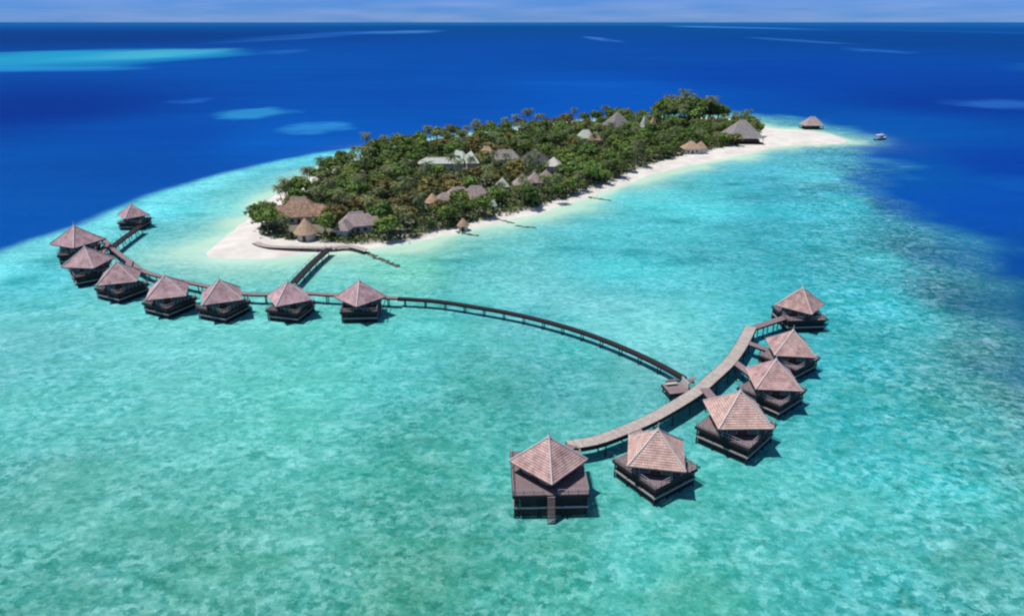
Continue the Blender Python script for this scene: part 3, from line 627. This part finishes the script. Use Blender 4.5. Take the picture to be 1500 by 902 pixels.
# ------------------------------------------------------------------ boat
p = at(1289, 205)
bt = empty('motor_boat', (p.x, p.y, 0), R(25), 'small white canopied boat with dark hull moored off the sandbar tip', 'boat')
secs = [(-5.2, 1.2, 1.0), (-3, 1.5, 1.0), (0, 1.6, 1.05), (3, 1.2, 1.3), (5, .45, 1.8), (5.8, .05, 2.3)]; m = MB(); vs = []
for x, wv_, hz in secs: vs += [(x, -wv_, hz), (x, -wv_ * .75, .1), (x, 0, -.45), (x, wv_ * .75, .1), (x, wv_, hz)]
fs = [[i * 5 + k, i * 5 + k + 1, i * 5 + 6 + k, i * 5 + 5 + k] for i in range(5) for k in range(4)] + [[0, 4, 3, 2, 1]]
m.add(vs, fs).build('hull', M['dark'], bt)
m = MB(); vs = []
for x, wv_, hz in secs: vs += [(x, -wv_ + .05, hz - .12), (x, wv_ - .04, hz - .12)]
m.add(vs, [[i * 2, i * 2 + 2, i * 2 + 3, i * 2 + 1] for i in range(5)]).build('deck', M['frame'], bt)
m = MB(); m.box((-.3, 0, 1.8), (2.0, 1.1, .9)); cb = m.build('cabin', M['white'], bt)
m = MB(); m.box((-.3, 0, 2.1), (1.6, 1.12, .3)); m.build('window', M['glass'], cb)
m = MB(); m.box((-.8, 0, 3.5), (3.2, 1.4, .08)); m.build('canopy', M['white'], bt)
for x in (-3.8, 2.2):
    for y in (-1.25, 1.25): m = MB(); m.bar((x, y, 1), (x, y, 3.45), .05, .05, 6); m.build('post', M['white'], bt)
m = MB(); m.bar((0, 0, 3.5), (0, 0, 6.4), .05, .03, 6); m.build('mast', M['white'], bt)

# ------------------------------------------------------------------ trees
def leaf_quads(mb, c, n, r, size, squash=.8):
    for _ in range(n):
        u = Vector((random.gauss(0, 1), random.gauss(0, 1), random.gauss(0, 1))).normalized(); rad = r * (random.random() ** .3)
        p = c + Vector((u.x * rad, u.y * rad, u.z * rad * squash)); nrm = (u + Vector((random.uniform(-.7, .7), random.uniform(-.7, .7), random.uniform(-.2, .9)))).normalized()
        a = nrm.orthogonal().normalized(); b = nrm.cross(a); th = random.random() * 6.28; a, b = a * math.cos(th) + b * math.sin(th), b * math.cos(th) - a * math.sin(th)
        s = size * random.uniform(.6, 1.3); k = random.uniform(.45, .8)
        mb.add([p - a * s, p - b * s * k + nrm * .1, p + a * s, p + b * s * k + nrm * .1], [(0, 1, 2, 3)])
def make_broadleaf(mname, h, rad):
    tr = empty('broadleaf_tree', (0, 0, 0)); m = MB(); top = Vector((random.uniform(-.6, .6), random.uniform(-.6, .6), h * .5))
    m.bar((0, 0, -.5), top, .38, .25, 7); cr = MB()
    n = random.randint(8, 11)
    for i in range(n):
        a = i * 2.4 + random.random(); q = random.random() ** .6 * rad * .66
        c = Vector((math.cos(a) * q, math.sin(a) * q, h * random.uniform(.52, .80) + (1 - q / rad) * h * .12)); lr = rad * random.uniform(.28, .46)
        m.bar(top, c, .15, .06, 5); leaf_quads(cr, c, int(95 * (lr / 1.8) ** 1.4) + 30, lr, .52, .75)
    for _ in range(12):
        a = random.random() * 6.28; q = rad * random.uniform(.7, 1.08); leaf_quads(cr, Vector((math.cos(a) * q, math.sin(a) * q, h * random.uniform(.45, .8))), 12, .7, .4)
    m.build('trunk', M['bark'], tr); cr.build('crown', M[mname], tr); return tr
def make_palm(h, lean, nf, rad, up):
    tr = empty('coconut_palm', (0, 0, 0)); m = MB(); pts = [Vector((lean * (t ** 1.8), lean * .3 * t * t, h * t - .5 * (1 - t))) for t in np.linspace(0, 1, 7)]
    for i in range(6): m.bar(pts[i], pts[i + 1], .26 - .02 * i, .24 - .02 * i, 7)
    m.build('trunk', M['bark'], tr); cr = MB(); top = pts[-1]
    for i in range(nf):
        a = i * 2.399 + random.uniform(-.2, .2); el = up - 1.35 * (i / nf) + random.uniform(-.1, .1); L = rad * random.uniform(.85, 1.1)
        prev = top.copy(); dh = Vector((math.cos(a), math.sin(a), 0)); sd_ = Vector((-dh.y, dh.x, 0)); e = el; K = 8; nodes = [prev.copy()]
        for k in range(K): e -= .20; prev = prev + (dh * math.cos(e) + Vector((0, 0, math.sin(e)))) * (L / K); nodes.append(prev.copy())
        for k in range(K):
            p, q = nodes[k], nodes[k + 1]; wl = .95 * math.sin(math.pi * min(.97, (k + .9) / (K + .6))) ** .6 * (rad / 4.2); dd = (q - p)
            cr.add([p + sd_ * .05, p - sd_ * .05, q - sd_ * .04, q + sd_ * .04], [(0, 1, 2, 3)])
            for s in (-1, 1):
                for f0 in (0.0, .5):
                    b0 = p + dd * f0; b1 = p + dd * (f0 + .34); tp = b1 + sd_ * s * wl + dd * .55 - Vector((0, 0, wl * .45))
                    cr.add([b0, b1, tp + dd * .08, tp], [(0, 1, 2, 3)])
    leaf_quads(cr, top - Vector((0, 0, .3)), 14, .5, .3); cr.build('crown', M['palm'], tr); return tr
random.seed(21)
bl = [make_broadleaf('leaf', 8.5, 5.0), make_broadleaf('leaf', 10, 5.6), make_broadleaf('leaf', 7.5, 4.4), make_broadleaf('olive', 8, 4.8), make_broadleaf('olive', 6.8, 4.2), make_broadleaf('leaf', 11, 4.6)]
pl = [make_palm(10, 1.2, 24, 4.0, 1.2), make_palm(12, 2.2, 22, 4.2, 1.1), make_palm(8.5, .6, 24, 3.8, 1.25), make_palm(11, -1.8, 20, 4.1, 1.15)]
used = set()
xs = [q[0] for q in wood]; ys = [q[1] for q in wood]
cands = [(random.uniform(min(xs), max(xs)), random.uniform(min(ys), max(ys))) for _ in range(26000)]
cs = poly_sd(wood, np.array([c[0] for c in cands]), np.array([c[1] for c in cands]))
placed = []; nb = np_ = 0
tall = at(1010, 184); MIN = 7.4
def region(x, y, s):
    pts_ = {'around the reddish thatched hall': at(437, 330), 'around the grey-lilac house': at(525, 340), 'around the long white-roofed block': at(650, 260), 'around the brownish grey pair of houses': at(690, 300),
            'around the big dark grey roof': at(785, 245), 'around the cream roofed bungalow': at(865, 220), 'around the tall grey peaked pavilion': at(920, 200), 'behind the low tan beach bar': at(1010, 215), 'beside the large grey-green restaurant': at(1070, 205)}
    k = min(pts_, key=lambda n_: (pts_[n_].x - x) ** 2 + (pts_[n_].y - y) ** 2); return k + (', on the sand edge' if s < 7 else ', in dense wood')
for (x, y), s in zip(cands, cs):
    if s < .8: continue
    far = max(0, (y - 300) / 250); mind = MIN * (1 + .28 * far)
    if s < 8: mind *= .72
    if ((x - tall.x) / 22) ** 2 + ((y - tall.y) / 26) ** 2 < 1: mind *= .62
    if any((x - a) ** 2 + (y - b) ** 2 < mind * mind for a, b in placed): continue
    bad = False
    for bx, by, br, bs, bc in BL:
        dx, dy = x - bx, y - by; ang = -math.atan2(bx, by); ux = dx * math.cos(ang) + dy * math.sin(ang); uy = dy * math.cos(ang) - dx * math.sin(ang)
        # room round each building and an open court on its lagoon side
        if abs(ux) < br - 1 and -bs - bc < uy < bs + 3: bad = True; break
    if bad: continue
    n = vnoise(np.array([x]), np.array([y]), 38, 321)[0]; pal = random.random() < (.36 if s < 9 else .26) + (n - .5) * .5
    if pal and np_ >= 285: pal = False
    if not pal and nb >= 285: continue
    placed.append((x, y)); z = ground_z(x, y)
    near_tall = ((x - tall.x) / 22) ** 2 + ((y - tall.y) / 26) ** 2 < 1
    if near_tall: pal = random.random() < .35
    if pal: k = random.randrange(4); pr = pl[k]; sc = random.uniform(.8, 1.12); key = ('p', k)
    else:
        k = random.choice((3, 4, 3)) if n > .62 else random.choice((0, 1, 2, 5, 0, 2)); pr = bl[k]; sc = random.uniform(.85, 1.25); key = ('b', k)
    if near_tall and pal: sc = random.uniform(1.35, 1.75)
    if near_tall and not pal: k = random.choice((1, 5)); pr = bl[k]; key = ('b', k); sc = random.uniform(1.35, 1.9)
    t = pr if key not in used else copy_tree(pr); used.add(key)
    t.location = (x, y, z); t.rotation_euler = (0, 0, random.random() * 6.28); t.scale = (sc, sc, sc * random.uniform(.9, 1.15))
    rg = region(x, y, s)
    if pal and near_tall: np_ += 1; tag(t, 'very tall palm of the high clump at the far end of the island', 'palm tree', 'tall palms of the far clump')
    elif pal: np_ += 1; tag(t, 'coconut palm ' + rg, 'palm tree', 'coconut palms on the island')
    elif near_tall: nb += 1; tag(t, 'very tall dark tree of the high clump at the far end of the island', 'tree', 'tall dark trees of the far clump')
    else: nb += 1; tag(t, ('olive ' if k in (3, 4) else 'dark green ') + 'leafy tree ' + rg, 'tree', 'broadleaf trees on the island')
for kk, arr in (('b', bl), ('p', pl)):
    for i, o in enumerate(arr):
        if (kk, i) not in used:
            for ch in list(o.children): bpy.data.objects.remove(ch)
            bpy.data.objects.remove(o)
print('trees', nb, 'palms', np_)
# undergrowth filling the ground between the trunks
m = MB(); cnt = 0
ux = rng.uniform(min(xs), max(xs), 60000); uy = rng.uniform(min(ys), max(ys), 60000); us = poly_sd(wood, ux, uy); un = fbm(ux, uy, 14, 500)
for x, y, s, n in zip(ux, uy, us, un):
    if s < .5 or n < .30 or cnt > 20000: continue
    if any(abs(x - bx) < bs * 1.1 and abs(y - by) < bs * 1.1 for bx, by, br, bs, bc in BL): continue
    cnt += 1; hh = random.uniform(.4, 1) * (1.0 + 7 * max(0, n - .35)) * 1.6 * min(1, .3 + s / 10); z = .9
    leaf_quads(m, Vector((x, y, z + hh * .55)), 5, .9 + hh * .22, .62, .8)
ug = m.build('undergrowth', M['bush']); tag(ug, 'low green undergrowth between the island trees', None, None, 'stuff')
